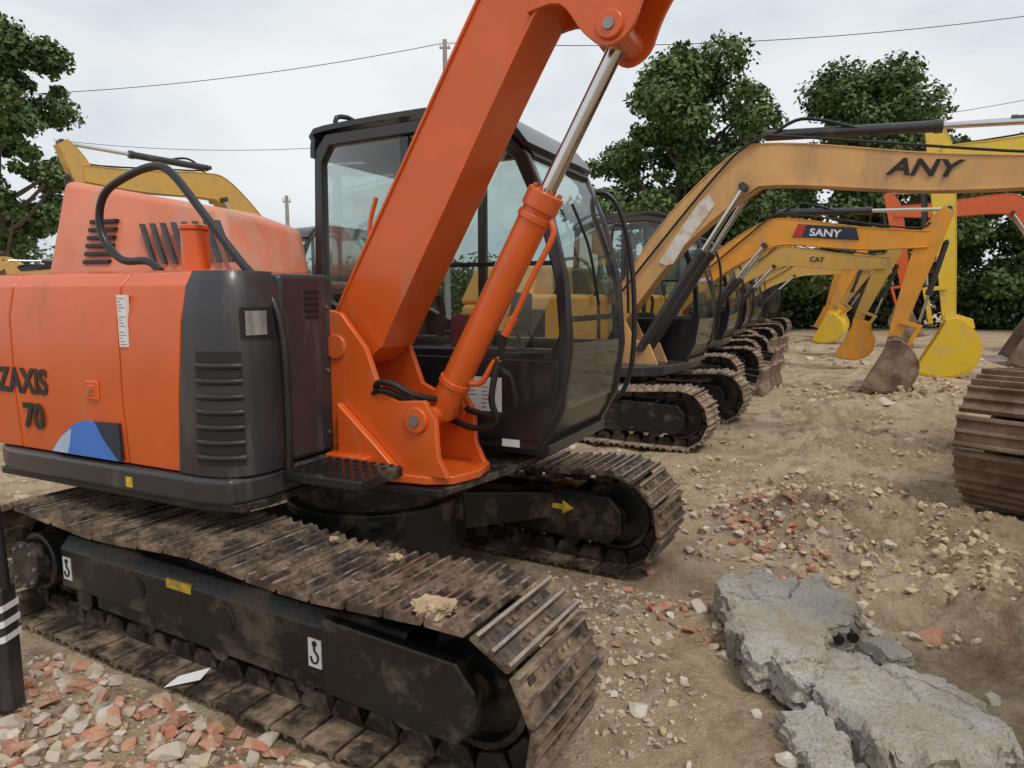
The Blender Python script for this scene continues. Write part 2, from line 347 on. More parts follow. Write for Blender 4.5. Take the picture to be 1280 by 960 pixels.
# ---------------------------------------------------------------- generic excavator
def excavator(loc,ang,sc,paint,boomp,armend,armtop=None,bmat=RUST,swing=0,blade=False,bodymat=None,bflip=1,brot=0,bsize=.9,tracks=(SHOED,WORN),cabz=0,flange=.01,bw=.26,bucketw=.75,name='excavator',pitch=.17,upsc=1):
    root=empty(name,(loc[0],loc[1],0),ang,sc)
    up=empty('upper_structure',(0,0,.70*(1-upsc)),swing,upsc,root)
    undercarriage(root,-1.45,1.45,1.85,.45,.66,pitch,tracks,False,BLACK,seed=int(loc[1]*10))
    bm=bodymat or paint
    slab('revolving_frame',[(-1.5,-.8),(-1.2,-1.04),(.2,-1.04),(.75,-.45),(.85,.1),(.8,1.08),(-1.2,1.08),(-1.5,.8)],.70,.82,DARK,up,.02)
    slab('side_body',[(-1.3,-1.06),(-.15,-1.06),(.02,-1.0),(.08,-.85),(.08,-.42),(-1.3,-.42)],.82,1.62,bm,up,.06,3)
    box('side_body_grille',-.9,-.45,-1.072,-1.05,.95,1.45,RUBBER,up,.004)
    box('side_body_stripe',-.42,.0,-1.068,-1.05,.90,1.0,TXT,up,.003)
    slab('counterweight',[(-1.75,-.7),(-1.62,-1.0),(-1.25,-1.09),(-1.0,-1.09),(-1.0,1.09),(-1.25,1.09),(-1.62,1.0),(-1.75,.7)],.76,1.5,bm,up,.07,3)
    hexa('engine_hood',[(-1.7,-.95,1.5),(-.66,-1.0,1.5),(-.66,1.0,1.5),(-1.7,.95,1.5)],[(-1.55,-.8,1.95),(-.70,-.8,1.98),(-.70,.85,1.98),(-1.55,.85,1.95)],bm,up,.07,3)
    cyl('exhaust_pipe',(-1.0,-.55,1.9),(-1.0,-.55,2.3),.045,RUBBER,up)
    tube('handrail',[(.1,-.8,.9),(.08,-.8,1.5),(-.05,-.8,1.95),(-.3,-.8,2.02),(-.45,-.8,1.9),(-.45,-.8,1.62)],.02,RAIL,up)
    cab(up,.2,1.1,cabz,CABP,False,-.05,top=.08)
    tube('cab_grab_rail',[(.86,1.16,1.0),(.96,1.2,1.15),(.98,1.2,1.9),(.86,1.2,2.25),(.7,1.14,2.35)],.018,RAIL,up)
    tube('mirror_stay',[(.1,-.95,1.6),(.16,-.98,1.9),(.16,-1.0,2.1)],.014,RAIL,up)
    box('mirror',.12,.16,-1.12,-.90,2.05,2.35,RUBBER,up,.02)
    for y in (-.36,.02): prism('boom_bracket',[(-.1,.8),(-.12,1.42),(.05,1.5),(.2,1.42),(.36,1.1),(.55,1.05),(.66,.8)],y-.02,y+.02,paint,up,.006)
    yc=-.17
    (ax,az),(tx,tz)=boomp
    fx,fz=.08,1.34
    cp=[(fx,fz,.24),(fx+(ax-fx)*.45,fz+(az-.15-fz)*.55,.34),(ax-.12,az-.30,.42),(ax+.30,az-.20,.40),(ax+(tx-ax)*.6,az+(tz-az)*.6-.14,.32),(tx,tz-.05,.22)]
    beam('boom',cp,yc-bw/2,yc+bw/2,paint,up,5,flange)
    for s in (-1,1): hyd('boom_cylinder',up,(.45,1.0),(ax-.02,az-.42),yc+s*(bw/2+.06),.055,.6,DARK)
    (ex,ez)=armend
    d=Vector((tx-ex,tz-ez)).normalized(); top=armtop or (tx+d[0]*.45+.12,tz+d[1]*.4)
    beam('arm',[(top[0],top[1],.14),(tx+.02,tz-.02,.30),((tx+ex)/2,(tz+ez)/2,.24),(ex,ez,.14)],yc-.1,yc+.1,paint,up,4,.006)
    hyd('arm_cylinder',up,(ax+.15,az+.12),(top[0],top[1]),yc,.055,.55,DARK)
    fxn=Vector((-(ez-tz),(ex-tx))).normalized()*.2
    if fxn[0]<0: fxn=-fxn
    lx,lz=ex+(tx-ex)*.22,ez+(tz-ez)*.22
    lp=(lx+fxn[0]*1.3,lz+fxn[1]*1.3)
    hyd('bucket_cylinder',up,(tx+(ex-tx)*.02+fxn[0]*1.2,tz+(ez-tz)*.02+fxn[1]*1.2),lp,yc,.042,.6,DARK)
    for y in (yc-.12,yc+.12):
        ribbon('bucket_link',[lp,(lx,lz)],.06,y-.01,y+.01,paint,up)
        ribbon('bucket_link_rod',[lp,(ex+.2,ez-.02)],.06,y-.012,y+.012,paint,up)
    bucket(up,ex,ez-.08,bsize,brot,yc,bucketw,bmat,bflip)
    tube('boom_hose',[(fx+.1,-.34,fz+.3),(ax-.3,-.33,az-.25),(ax+.1,-.32,az+.06),(ax+.5,-.28,az+.05),(tx-.3,-.28,tz+.13),(tx,-.28,tz+.2)],.014,RUBBER,up)
    tube('boom_hose_loop',[(ax+.2,yc-.05,az+.1),(ax+.5,yc-.05,az+.24),(ax+.95,yc-.04,az+.12),(ax+1.2,yc-.02,az)],.018,RUBBER,up)
    if blade:
        prism('dozer_blade',[(1.75,.02),(1.80,.02),(1.74,.2),(1.80,.42),(1.75,.44),(1.68,.2)],-1.1,1.1,RUST,root,.006)
        for s in (-.4,.4): prism('blade_arm',[(.5,.25),(1.72,.12),(1.72,.24),(.5,.42)],s-.05,s+.05,BLACK,root)
    return root,up
# ================================================================ HERO EXCAVATOR
A=-rad(26); AU=-rad(3)
def axes(a): return Vector((math.cos(a),math.sin(a),0)),Vector((-math.sin(a),math.cos(a),0))
Fv,Lv=axes(A+AU)
H=empty('orange_excavator',(-.73,3.70,0),A)
UC=empty('undercarriage',(0,0,0),AU,1,H)
GA=1.96
hc0,hc1=undercarriage(UC,-1.50,1.60,GA,.50,.62,.158,(SHOE,WORN),True,BLACK,3,x1l=1.36)
yy=-GA/2-.15*.62/.65
for x,rr in ((-.42,.035),(.14,.048)):
    cyl('frame_hole_rim',(x,yy-.006,.32),(x,yy+.01,.32),rr+.012,BLACK,UC,n=24,bevel=.004); cyl('frame_hole',(x,yy-.0075,.32),(x,yy+.01,.32),rr,TXT,UC,n=20)
prism('yellow_label',[(-.22,.375),(-.06,.375),(-.06,.415),(-.22,.415)],yy-.002,yy+.01,YSTK,UC,0)
for x,z,e in ((-1.0,.31,.004),(.60,.30,.004)):
    prism('hook_sticker',[(x,z-.055),(x+.065,z-.055),(x+.065,z+.055),(x,z+.055)],yy-e,yy+.002,WHITE,UC,0)
    tube('hook_symbol',[(x+.033,yy-e-.002,z+.04),(x+.033,yy-e-.002,z+.012),(x+.05,yy-e-.002,z-.008),(x+.042,yy-e-.002,z-.034),(x+.022,yy-e-.002,z-.034),(x+.014,yy-e-.002,z-.014)],.004,TXT,UC,k=4,n=6)
    cyl('hook_eye',(x+.033,yy-e-.004,z+.038),(x+.033,yy-e,z+.038),.011,TXT,UC,n=12)
yf=GA/2-.15*.62/.65-.04
prism('travel_arrow_sticker',[(.62,.335),(.74,.335),(.74,.31),(.81,.35),(.74,.39),(.74,.365),(.62,.365),(.65,.35)],yf-.002,yf+.01,YSTK,UC,0)
prism('blue_sticker',[(.16,.30),(.22,.30),(.22,.37),(.16,.37)],yf+.033,yf+.05,BLUE,UC,0)
slab('revolving_frame',[(-1.75,-.80),(-1.60,-1.02),(-.12,-1.02),(.02,-.98),(.06,-.86),(.06,-.5),(.66,-.42),(.76,.10),(.78,1.08),(-1.3,1.08),(-1.75,.8)],.70,.735,BLACK,H,.006)
slab('side_skirt',[(-1.78,-.70),(-1.66,-.98),(-1.5,-1.035),(-.14,-1.035),(.0,-1.0),(.05,-.88),(.05,-.38),(-1.0,-.38),(-1.0,1.05),(-1.5,1.05),(-1.78,.8)],.725,.845,DARK,H,.025,3)
ZT=1.715
def sidepan(nm,x0a,x0b,x1a,x1b):
    sec=[(-1.005,.85),(-1.02,1.15),(-1.015,1.50),(-.985,1.645),(-.93,1.70),(-.85,ZT),(-.38,ZT),(-.38,.85)]
    V=[];n=len(sec)
    for xa,xb in ((x0a,x0b),(x1a,x1b)):
        for y,z in sec: V.append((xa+(xb-xa)*(z-.85)/(ZT-.85),y,z))
    F=[list(range(n)),list(range(2*n-1,n-1,-1))]+[(i,(i+1)%n,(i+1)%n+n,i+n) for i in range(n)]
    return obj(nm,V,F,ORANGE,H,.007)
sidepan('front_side_door',-.612,-.612,-.285,-.195)
sidepan('rear_side_door',-1.42,-1.42,-.620,-.620)
sidepan('counterweight_side',-1.74,-1.70,-1.43,-1.43)
slab('counterweight',[(-1.80,-.6),(-1.73,-.93),(-1.45,-.93),(-.95,-.5),(-.95,1.04),(-1.5,1.06),(-1.80,.7)],.845,1.70,ORANGE,H,.05,3)
cp=[(-.278,-1.012),(-.12,-1.010),(-.03,-.985),(.03,-.93),(.055,-.85),(.055,-.72)]
cpl=[tuple(p) for p in crom(cp,4)]
V=[];F=[]
sec=[(0,.85),(0.006,1.2),(-.002,1.5),(-.02,1.64),(-.06,ZT-.01)]
inner=(-.25,-.70)
for oz,z in sec:
    for i,(x,y) in enumerate(cpl):
        xx=x; k=(z-.85)/(ZT-.85)
        if i==0: xx=x+.088*k
        elif i<5: xx=x+.088*k*(1-i/5)
        d=Vector((inner[0]-xx,inner[1]-y)); d.normalize()
        V.append((xx-d[0]*oz,y-d[1]*oz,z))
m=len(cpl)
for j in range(len(sec)-1):
    for i in range(m-1): F.append((j*m+i,j*m+i+1,(j+1)*m+i+1,(j+1)*m+i))
top=len(V); V.append((-.18,-.72,ZT)); V.append((-.18,-.72,.85))
for i in range(m-1):
    F.append(((len(sec)-1)*m+i,(len(sec)-1)*m+i+1,top)); F.append((i,i+1,top+1))
obj('front_corner_cover',V,F,DARK,H,0,sharp=40)
box('front_tool_box',-.22,.035,-.715,-.36,.85,1.70,DARK,H,.03,3)
def onc(i,z,o):
    x,y=cpl[i]; k=(z-.85)/(ZT-.85)
    if i<5: x+=.088*k*(1-i/5)
    d=Vector((x-inner[0],y-inner[1])); d.normalize(); return Vector((x+d[0]*o,y+d[1]*o,z))
i0,i1=3,13
V=[onc(i,z,.0045) for z in (.90,1.375) for i in range(i0,i1)]; w_=i1-i0
obj('grille_field',V,[(i,i+1,i+1+w_,i+w_) for i in range(w_-1)],TXT,H,0)
for k in range(7):
    z=.915+k*.064
    q=[(z,.006),(z+.012,.018),(z+.022,.020),(z+.030,.008)]
    V=[onc(i,zz,oo) for zz,oo in q for i in range(i0,i1)]
    F=[]
    for r_ in range(4):
        for i in range(w_-1): F.append((r_*w_+i,r_*w_+i+1,((r_+1)%4)*w_+i+1,((r_+1)%4)*w_+i))
    F+=[(0,w_,2*w_,3*w_),(w_-1,2*w_-1,3*w_-1,4*w_-1)]
    obj('grille_slat_%d'%k,V,F,DARK,H,.003)
V=[onc(i,z,.012) for z in (1.44,1.54) for i in (13,14,15,16,17)]
obj('headlight_lens',V,[(i,i+1,i+6,i+5) for i in range(4)],LENS,H,0)
V=[onc(i,z,.006) for z in (1.425,1.555) for i in range(12,19)]
obj('headlight_frame',V,[(i,i+1,i+8,i+7) for i in range(6)],RUBBER,H,0)
for k in range(5): box('box_vent_%d'%k,.030,.041,-.56,-.47,1.50+k*.028,1.515+k*.028,RUBBER,H,.002)
for k in range(3): cyl('box_bolt_%d'%k,(.03,-.42,.95+k*.3),(.045,-.42,.95+k*.3),.01,STEEL,H,n=8)
text('brand_lettering','ZAXIS',(-1.555,-1.0235,1.135),.165,TXT,H,bold=.006,xs=.90)
text('model_lettering','70',(-1.365,-1.0225,.965),.165,TXT,H,bold=.006)
prism('decal_navy',[(-1.10,.862),(-.64,.862),(-.64,1.035),(-.82,1.03),(-1.0,.95)],-1.0265,-1.012,NAVY,H,0)
prism('decal_blue',[tuple(p) for p in crom([(-1.14,.862),(-1.05,.95),(-.93,1.02),(-.82,1.03)],4)]+[tuple(p) for p in crom([(-.80,1.02),(-.76,.96),(-.70,.90),(-.66,.862)],4)],-1.0285,-1.012,BLUE,H,0)
prism('decal_light',[tuple(p) for p in crom([(-1.14,.864),(-1.06,.94),(-.98,.985)],4)]+[tuple(p) for p in crom([(-.99,.95),(-1.0,.91),(-1.02,.864)],4)],-1.0300,-1.012,LBLUE,H,0)
prism('sticker_sheet',[(-.60,1.38),(-.545,1.38),(-.545,1.605),(-.60,1.605)],-1.0225,-1.004,WHITE,H,0)
for k in range(16):
    if k in (5,10): continue
    prism('sticker_print_%d'%k,[(-.595,1.39+k*.0132),(-.552-.012*(k%3),1.39+k*.0132),(-.552-.012*(k%3),1.393+k*.0132),(-.595,1.393+k*.0132)],-1.0235,-1.004,STEEL if k%4 else REDT,H,0)
box('door_latch',-.86,-.77,-1.030,-1.016,1.13,1.22,ORANGE,H,.008); box('door_latch_core',-.835,-.79,-1.034,-1.02,1.15,1.20,ORANGE,H,.005)
cyl('door_lock',(-.81,-1.04,1.175),(-.81,-1.02,1.175),.010,STEEL,H,n=12)
prism('skirt_sticker',[(-.60,.755),(-.56,.755),(-.56,.80),(-.60,.80)],-1.0385,-1.03,YSTK,H,0)
cyl('filler_neck',(-.48,-.70,1.70),(-.48,-.70,1.90),.062,ORANGE,H,bevel=.004); cyl('filler_cap',(-.48,-.70,1.90),(-.48,-.70,1.925),.07,ORANGE,H,bevel=.008)
# engine hood
hexa('engine_hood',[(-1.90,-.55,1.70),(-.60,-.42,1.70),(-.58,.18,1.70),(-1.75,1.0,1.70)],[(-1.88,-.42,2.27),(-.78,-.28,2.07),(-.64,.18,1.98),(-1.7,.9,2.2)],HOOD,H,.045,4)
box('hood_side_duct',-1.93,-1.86,-.40,.6,1.78,2.12,RUBBER,H,.03)
def hp(a,b,c): return Vector((-1.62+a,-.522+.13*((b-1.7)/.52)+.10*(a/1.3)-c,b))
for k in range(6):
    z=1.78+.045*k
    hexa('hood_louvre_%d'%k,[hp(0,z,.006),hp(.20,z,.006),hp(.20,z,-.02),hp(0,z,-.02)],[hp(0,z+.02,.006),hp(.20,z+.02,.006),hp(.20,z+.02,-.02),hp(0,z+.02,-.02)],RUBBER,H,.002)
for k in range(8):
    a0=.52+.075*k
    hexa('hood_slot_%d'%k,[hp(a0,1.77,.004),hp(a0+.022,1.77,.004),hp(a0+.022,1.77,-.02),hp(a0,1.77,-.02)],[hp(a0-.14,1.99,.004),hp(a0-.118,1.99,.004),hp(a0-.118,1.99,-.02),hp(a0-.14,1.99,-.02)],DARK,H,.002)
tube('handrail',[(-.66,-.75,1.715),(-.75,-.75,1.765),(-.93,-.75,1.775),(-1.05,-.75,1.87),(-1.08,-.75,1.99),(-1.02,-.75,2.10),(-.85,-.75,2.165),(-.66,-.75,2.195),(-.54,-.75,2.15),(-.36,-.75,1.97),(-.15,-.75,1.755),(.02,-.75,1.60),(.085,-.75,1.42),(.095,-.75,1.10),(.09,-.75,.82)],.019,RAIL,H)
box('step_plate',.07,.50,-.78,-.47,.795,.845,BLACK,H,.012)
for i in range(8):
    for j in range(5): cyl('step_stud',(.11+i*.05,-.74+j*.058,.845),(.11+i*.05,-.74+j*.058,.853),.011,RUBBER,H,n=8)
box('step_bracket',.06,.30,-.49,-.36,.76,.862,ORANGE,H,.01)
slab('front_frame_plate',[(-.35,-.44),(.30,-.44),(.58,-.40),(.68,-.34),(.73,-.18),(.70,-.02),(.60,.10),(-.35,.14)],.742,.785,ORANGE,H,.01)
FP=(.52,1.04)
for ya in (-.375,-.022):
    prism('boom_bracket',[(-.16,.78),(-.16,1.40),(-.12,1.50),(-.02,1.545),(.10,1.52),(.24,1.36),(.32,1.16),(.42,1.12),(.56,1.13),(.62,1.04),(.63,.88),(.68,.78)],ya-.017,ya+.017,ORANGE,H,.006)
    cyl('boom_foot_pin',(.07,ya-.03,1.36),(.07,ya+.03,1.36),.06,ORANGE,H,bevel=.008)
    cyl('cyl_foot_boss',(FP[0],ya-.035,FP[1]),(FP[0],ya+.035,FP[1]),.062,ORANGE,H,bevel=.008)
    cyl('cyl_foot_pin',(FP[0],ya-.045,FP[1]),(FP[0],ya+.045,FP[1]),.026,STEEL,H,n=16)
    for bx,bz in ((-.08,.95),(-.08,1.2),(.06,.9)): cyl('bracket_bolt',(bx,ya-.028,bz),(bx,ya+.028,bz),.014,ORANGE,H,n=6)
prism('bracket_flange',[(-.22,1.42),(-.08,1.42),(-.08,1.455),(-.22,1.455)],-.50,-.38,ORANGE,H)
prism('bracket_flange_plate',[(-.20,1.20),(-.06,1.20),(-.06,1.26),(-.20,1.26)],-.46,-.38,ORANGE,H)
prism('bracket_web',[(-.18,.79),(-.14,.79),(-.14,1.4),(-.18,1.4)],-.36,-.04,ORANGE,H)
prism('bracket_gusset',[(.10,.785),(.46,.785),(.30,.93),(.10,1.1)],-.44,-.395,ORANGE,H)
# boom
yb0,yb1=-.325,-.055
up=[(-.02,1.45),(.15,1.735),(.48,2.27),(.80,2.79),(1.02,3.12),(1.20,3.33),(1.45,3.48),(2.3,3.68),(3.15,3.80)]
lo=[(.27,1.36),(.37,1.54),(.62,1.97),(.88,2.42),(1.06,2.72),(1.14,2.82),(1.28,2.87),(1.50,2.94),(1.9,3.12),(3.15,3.55)]
upc=[tuple(p) for p in crom(up,4)]; loc_=[tuple(p) for p in crom(lo,4)]
prism('boom',upc+[(3.28,3.74),(3.28,3.60)]+loc_[::-1]+[(.18,1.28),(.07,1.25),(.0,1.30)],yb0+.012,yb1-.012,ORANGE,H,0)
ribbon('boom_top_plate',upc,.014,yb0,yb1,ORANGE,H); ribbon('boom_bottom_plate',loc_,-.014,yb0,yb1,ORANGE,H)
RP=(1.39,2.62)
for ya in (yb0,yb1):
    prism('boom_cylinder_bracket',[tuple(p) for p in crom([(1.04,2.72),(1.18,2.73),(1.28,2.61),(1.375,2.545),(1.47,2.59),(1.53,2.73),(1.65,2.90),(1.85,3.03)],4)]+[(1.8,3.2),(1.2,3.05)],ya-.012,ya+.012,ORANGE,H,.005)
    cyl('rod_pin_boss',(RP[0],ya-.03,RP[1]),(RP[0],ya+.03,RP[1]),.055,ORANGE,H,bevel=.008)
    cyl('rod_pin',(RP[0],ya-.038,RP[1]),(RP[0],ya+.038,RP[1]),.022,STEEL,H,n=16)
    cyl('bracket_hole',(1.55,ya-.014,3.02),(1.55,ya+.014,3.02),.02,TXT,H,n=16)
cy=-.19
hyd('boom_cylinder',H,FP,RP,cy,.070,.60,ORANGE,.036)
a=Vector((FP[0],cy,FP[1])); b=Vector((RP[0],cy,RP[1])); d=(b-a).normalized()
for t in (.09,.56): cyl('cylinder_band',a.lerp(b,t),a.lerp(b,t)+d*.03,.078,ORANGE,H,bevel=.004)
for k_ in range(8):
    t=k_*math.pi/4; u1=d.orthogonal().normalized(); v1=d.cross(u1); c_=a.lerp(b,.60)+(u1*math.cos(t)+v1*math.sin(t))*.062+d*.06
    cyl('gland_bolt_%d'%k_,c_,c_+d*.015,.010,ORANGE,H,n=6)
nrm=Vector((d.z,0,-d.x))
tube('cylinder_oil_pipe',[a.lerp(b,.58)+nrm*.07,a.lerp(b,.55)+nrm*.115,a.lerp(b,.45)+nrm*.115,a.lerp(b,.36)+nrm*.12,a.lerp(b,.33)+nrm*.12],.014,ORANGE,H)
cyl('pipe_fitting',a.lerp(b,.33)+nrm*.12,a.lerp(b,.28)+nrm*.12,.020,ORANGE,H,n=12)
tube('cylinder_hose',[a.lerp(b,.29)+nrm*.12,a.lerp(b,.2)+nrm*.15+Vector((0,.02,0)),(.86,-.12,1.22),(.86,-.08,1.08),(.74,-.05,1.02),(.56,-.04,1.05)],.016,RUBBER,H)
tube('cylinder_hose_lower',[a.lerp(b,.22)+nrm*.14,a.lerp(b,.12)+nrm*.2,(.80,-.15,1.02),(.68,-.12,.97),(.52,-.1,1.0),(.3,-.1,1.08)],.016,RUBBER,H)
tube('cylinder_base_pipe',[a.lerp(b,.12)+nrm*.07,a.lerp(b,.14)+nrm*.12,a.lerp(b,.2)+nrm*.13,a.lerp(b,.22)+nrm*.15],.014,ORANGE,H)
tube('feed_hose',[(.24,-.34,1.14),(.32,-.40,1.20),(.40,-.40,1.20),(.48,-.36,1.15),(.54,-.26,1.12)],.016,RUBBER,H)
tube('feed_hose_b',[(.22,-.34,1.10),(.30,-.39,1.16),(.38,-.39,1.16),(.46,-.34,1.11)],.016,RUBBER,H)
tube('boom_lube_pipe',[(.05,yb1+.02,1.5),(.0,yb1+.03,1.9),(.05,yb1+.03,2.1)],.012,ORANGE,H)
beam('arm',[(3.02,4.15,.14),(3.25,3.66,.34),(3.22,2.6,.26),(3.15,1.35,.15)],yb0+.03,yb1-.03,ORANGE,H)
hyd('arm_cylinder',H,(1.55,3.68),(3.02,4.15),cy,.06,.6,ORANGE)
hyd('bucket_cylinder',H,(3.5,3.6),(3.52,1.85),cy,.045,.6,ORANGE)
for ya in (-.31,-.07): ribbon('bucket_link',[(3.52,1.85),(3.2,1.6)],.06,ya-.01,ya+.01,ORANGE,H); ribbon('bucket_link_rod',[(3.52,1.85),(3.36,1.28)],.06,ya-.012,ya+.012,ORANGE,H)
bucket(H,3.42,1.22,.9,rad(25),cy,.7,RUST,1)
# cab
cab(H,.20,1.12,0,CABP,True,top=.13,dx=.02)
prism('cab_side_lower_panel',[(.12,.86),(.88,.86),(.94,1.0),(.98,1.2),(.97,1.28),(.12,1.28)],.190,.205,CABP,H,.01)
prism('cab_sticker',[(.42,1.0),(.66,1.0),(.66,1.18),(.42,1.18)],.184,.19,WHITE,H,0)
rg=random.Random(4)
for k in range(14):
    x=.44+.105*(k%2); z=1.02+.021*(k//2); l=.02+.06*rg.random()
    prism('cab_sticker_print_%d'%k,[(x,z),(x+l,z),(x+l,z+.004),(x,z+.004)],.1825,.186,STEEL,H,0)
prism('cab_base_sticker',[(.66,.82),(.76,.82),(.76,.86),(.66,.86)],.193,.198,WHITE,H,0)
tube('cab_handrail',[(.74,1.16,2.22),(.88,1.20,2.22),(.98,1.21,2.06),(1.05,1.21,1.7),(1.06,1.21,1.25),(1.0,1.19,1.0),(.86,1.14,.93)],.016,RAIL,H)
tube('roof_grab_bar',[(-.46,.30,2.54),(-.46,.30,2.62),(-.44,.42,2.63),(-.44,.48,2.54)],.014,RAIL,H,k=3)
box('cushion',-.20,.10,.50,.85,1.25,1.33,CLOTH,H,.03)
box('cushion_back',.30,.42,.26,.40,1.28,1.50,CLOTH,H,.03)
tube('wiper',[(.92,.5,2.08),(1.0,.55,1.85),(1.035,.62,1.55)],.008,RUBBER,H)
def lump(nm,p,s,mat,parent,seed=0):
    bm=bmesh.new(); bmesh.ops.create_icosphere(bm,subdivisions=4,radius=1)
    for v in bm.verts:
        q=v.co*1.6+Vector((seed*7.3,seed,0)); k=1+.5*noise.noise(q)+.3*noise.noise(q*3)+.12*noise.noise(q*8)
        v.co=Vector((v.co.x*s[0]*k+p[0],v.co.y*s[1]*k+p[1],v.co.z*s[2]*k+p[2]))
    me=bpy.data.meshes.new(nm); bm.to_mesh(me); bm.free(); me.materials.append(mat); o=bpy.data.objects.new(nm,me); COL.objects.link(o)
    if parent:o.parent=parent
    return o
for i,(x,y,s) in enumerate([(1.20,-1.15,.05),(1.15,-1.13,.035),(.80,-.86,.02),(.45,-.82,.015)]):
    lump('mud_lump_%d'%i,(x,y,.608),(s*1.2,s*1.2,s*.6),MUD,UC,i)
# ================================================================ OTHER EXCAVATORS
AR=-rad(29)
def row(x,y,*a,da=0,**k): return excavator((x,y),AR+rad(da),*a,**k)
r2,u2=row(1.28,8.6,1.0,PEACH,((1.55,3.16),(4.35,2.74)),(4.25,1.62),bodymat=YEL,bmat=RUST,bsize=.8)
text('boom_lettering','ANY',(2.86,-.3065,2.775),.215,TXT,u2,slope=rad(7),bold=.006,xs=1.3,shear=.2)
prism('old_sticker',[(.62,1.98),(.70,1.945),(.78,1.96),(.90,2.16),(1.10,2.42),(1.22,2.58),(1.15,2.70),(1.05,2.62),(.88,2.38)],-.304,-.29,WORNW,u2,0)
tube('front_guard_rail',[(.12,-.55,1.5),(.14,-.55,2.3),(.2,-.5,2.4),(.26,-.42,2.3),(.3,-.40,1.4)],.018,RAIL,u2)
r3,u3=row(2.95,12.8,1.0,YEL,((1.62,2.85),(3.95,2.5)),(3.55,.88),bmat=RUST,blade=True)
prism('decal_panel',[(2.02,2.56),(3.0,2.47),(2.95,2.66),(2.1,2.76)],-.3045,-.29,NAVY,u3,0)
prism('decal_red',[(2.02,2.565),(2.16,2.55),(2.22,2.742),(2.1,2.755)],-.3055,-.29,REDT,u3,0)
text('boom_lettering','SANY',(2.27,-.3065,2.57),.16,WHITE,u3,slope=rad(5.5),bold=.004,xs=1.15)
r4,u4=row(4.6,16.8,1.0,CATY,((1.6,2.68),(3.8,2.35)),(3.3,1.0),bmat=YEL,blade=True,da=3)
text('boom_lettering','CAT',(2.3,-.3065,2.36),.15,TXT,u4,slope=rad(5.5),bold=.003)
row(6.2,20.9,1.0,YEL,((1.5,3.0),(3.6,2.5)),(3.1,1.1),bmat=BRY,blade=True,da=-5)
row(8.2,25.2,1.05,CATY,((1.7,2.6),(3.9,2.5)),(3.0,1.0),bmat=BRY,da=8)
row(9.9,29.6,1.05,YEL,((1.5,3.1),(3.6,2.6)),(3.2,1.1),bmat=YEL,da=-12)
excavator((12.5,10.9),AR+math.pi,1.3,BRY,((1.7,3.5),(3.95,3.3)),(3.7,.85),bmat=BRY,bflip=-1,brot=0,bsize=.95)
excavator((16.6,19.6),AR+math.pi,1.3,ORANGE,((1.8,3.5),(4.1,3.3)),(3.7,1.0),bmat=RUST)
AB=rad(217)
Fb,Lb=axes(AB)
tc=Vector((3.66,4.78,0)); ob=tc-Fb*2.05+Lb*1.42
excavator((ob.x,ob.y),AB,1.60,TANP,((1.6,3.2),(4.0,2.8)),(3.6,1.2),swing=rad(36),bodymat=TANP,tracks=(RSHOE,RSHOE),pitch=.15,upsc=.70)
excavator((-4.9,16.8),rad(231.5),1.2,CATY,((1.7,3.45),(3.9,3.25)),(3.3,1.3),bmat=RUST)
excavator((-13.5,21),rad(185),.95,CATY,((1.6,2.9),(3.8,2.6)),(3.3,1.1),bmat=RUST)
excavator((-10.6,21),rad(215),.95,CATY,((1.6,2.6),(3.6,2.3)),(3.2,1.1),bmat=RUST)
# ================================================================ GROUND
mounds=[(1.85,4.75,.42,.13),(2.1,4.35,.35,.08),(2.55,4.6,.45,.13),(2.9,5.6,.4,.12),(2.2,5.6,.4,.09),(2.75,3.7,.5,.11),(3.2,4.6,.4,.10),(1.35,3.2,.5,.02),(3.6,7.5,.7,.12),(5,9.5,1.2,.12),(7,13,1.5,.16),(6.5,10.6,.8,.16),(2.35,3.2,.4,.10),(4.6,6.6,.6,.12),(3.0,6.6,.35,.10),(2.5,2.7,.35,.09),(4.0,9.0,.5,.12),(1.9,6.4,.3,.08)]
def local(x,y):
    v=Vector((x+.73,y-3.7)); return v.x*Fv.x+v.y*Fv.y, v.x*Lv.x+v.y*Lv.y
def gz(x,y):
    q=Vector((x,y,0))
    d=math.hypot(x,y-3)
    a=.040*noise.noise(q*.9)+.034*noise.noise(q*2.3+Vector((5,3,1)))
    if d<13:
        rgd=max(0,.45+.9*noise.noise(q*.8+Vector((9,2,4))))
        a+=.028*noise.noise(q*5)*(.4+rgd)+.024*(.33-abs(noise.noise(q*8)))*3*rgd*.6+.012*noise.noise(q*16)*(.4+rgd)+.008*noise.noise(q*32)
        # crawler ruts running past the row
        ru=x*.55-y*.84+1.0*noise.noise(q*.5); 
        if x>1.2: a-=.018*max(0,math.sin(ru*3.1))**2*(.5+.5*noise.noise(q*1.3))
    for mx,my,r,h in mounds:
        e=((x-mx)**2+(y-my)**2)/(r*r)
        if e<6: a+=h*math.exp(-e)*(1+.9*noise.noise(q*7)+.7*noise.noise(q*17))
    lx,ly=local(x,y)
    if abs(lx)<1.85 and .6<abs(ly)<1.32: a=min(a,.006)-.004
    return a-.012
def axis(f0,f1,step,l0,l1,g=1.13):
    a=list(np.arange(f0,f1,step)); s=step; x=f0; b=[]
    while x>l0: s*=g; x-=s; b.append(x)
    s=step; x=a[-1]; c=[]
    while x<l1: s*=g; x+=s; c.append(x)
    return b[::-1]+a+c
xs=axis(-2.8,4.4,.025,-600,600,1.10); ys_=axis(1.5,6.8,.025,-60,900,1.05)
V=[(x,y,gz(x,y)) for y in ys_ for x in xs]; nx=len(xs)
F=[(j*nx+i,j*nx+i+1,(j+1)*nx+i+1,(j+1)*nx+i) for j in range(len(ys_)-1) for i in range(nx-1)]
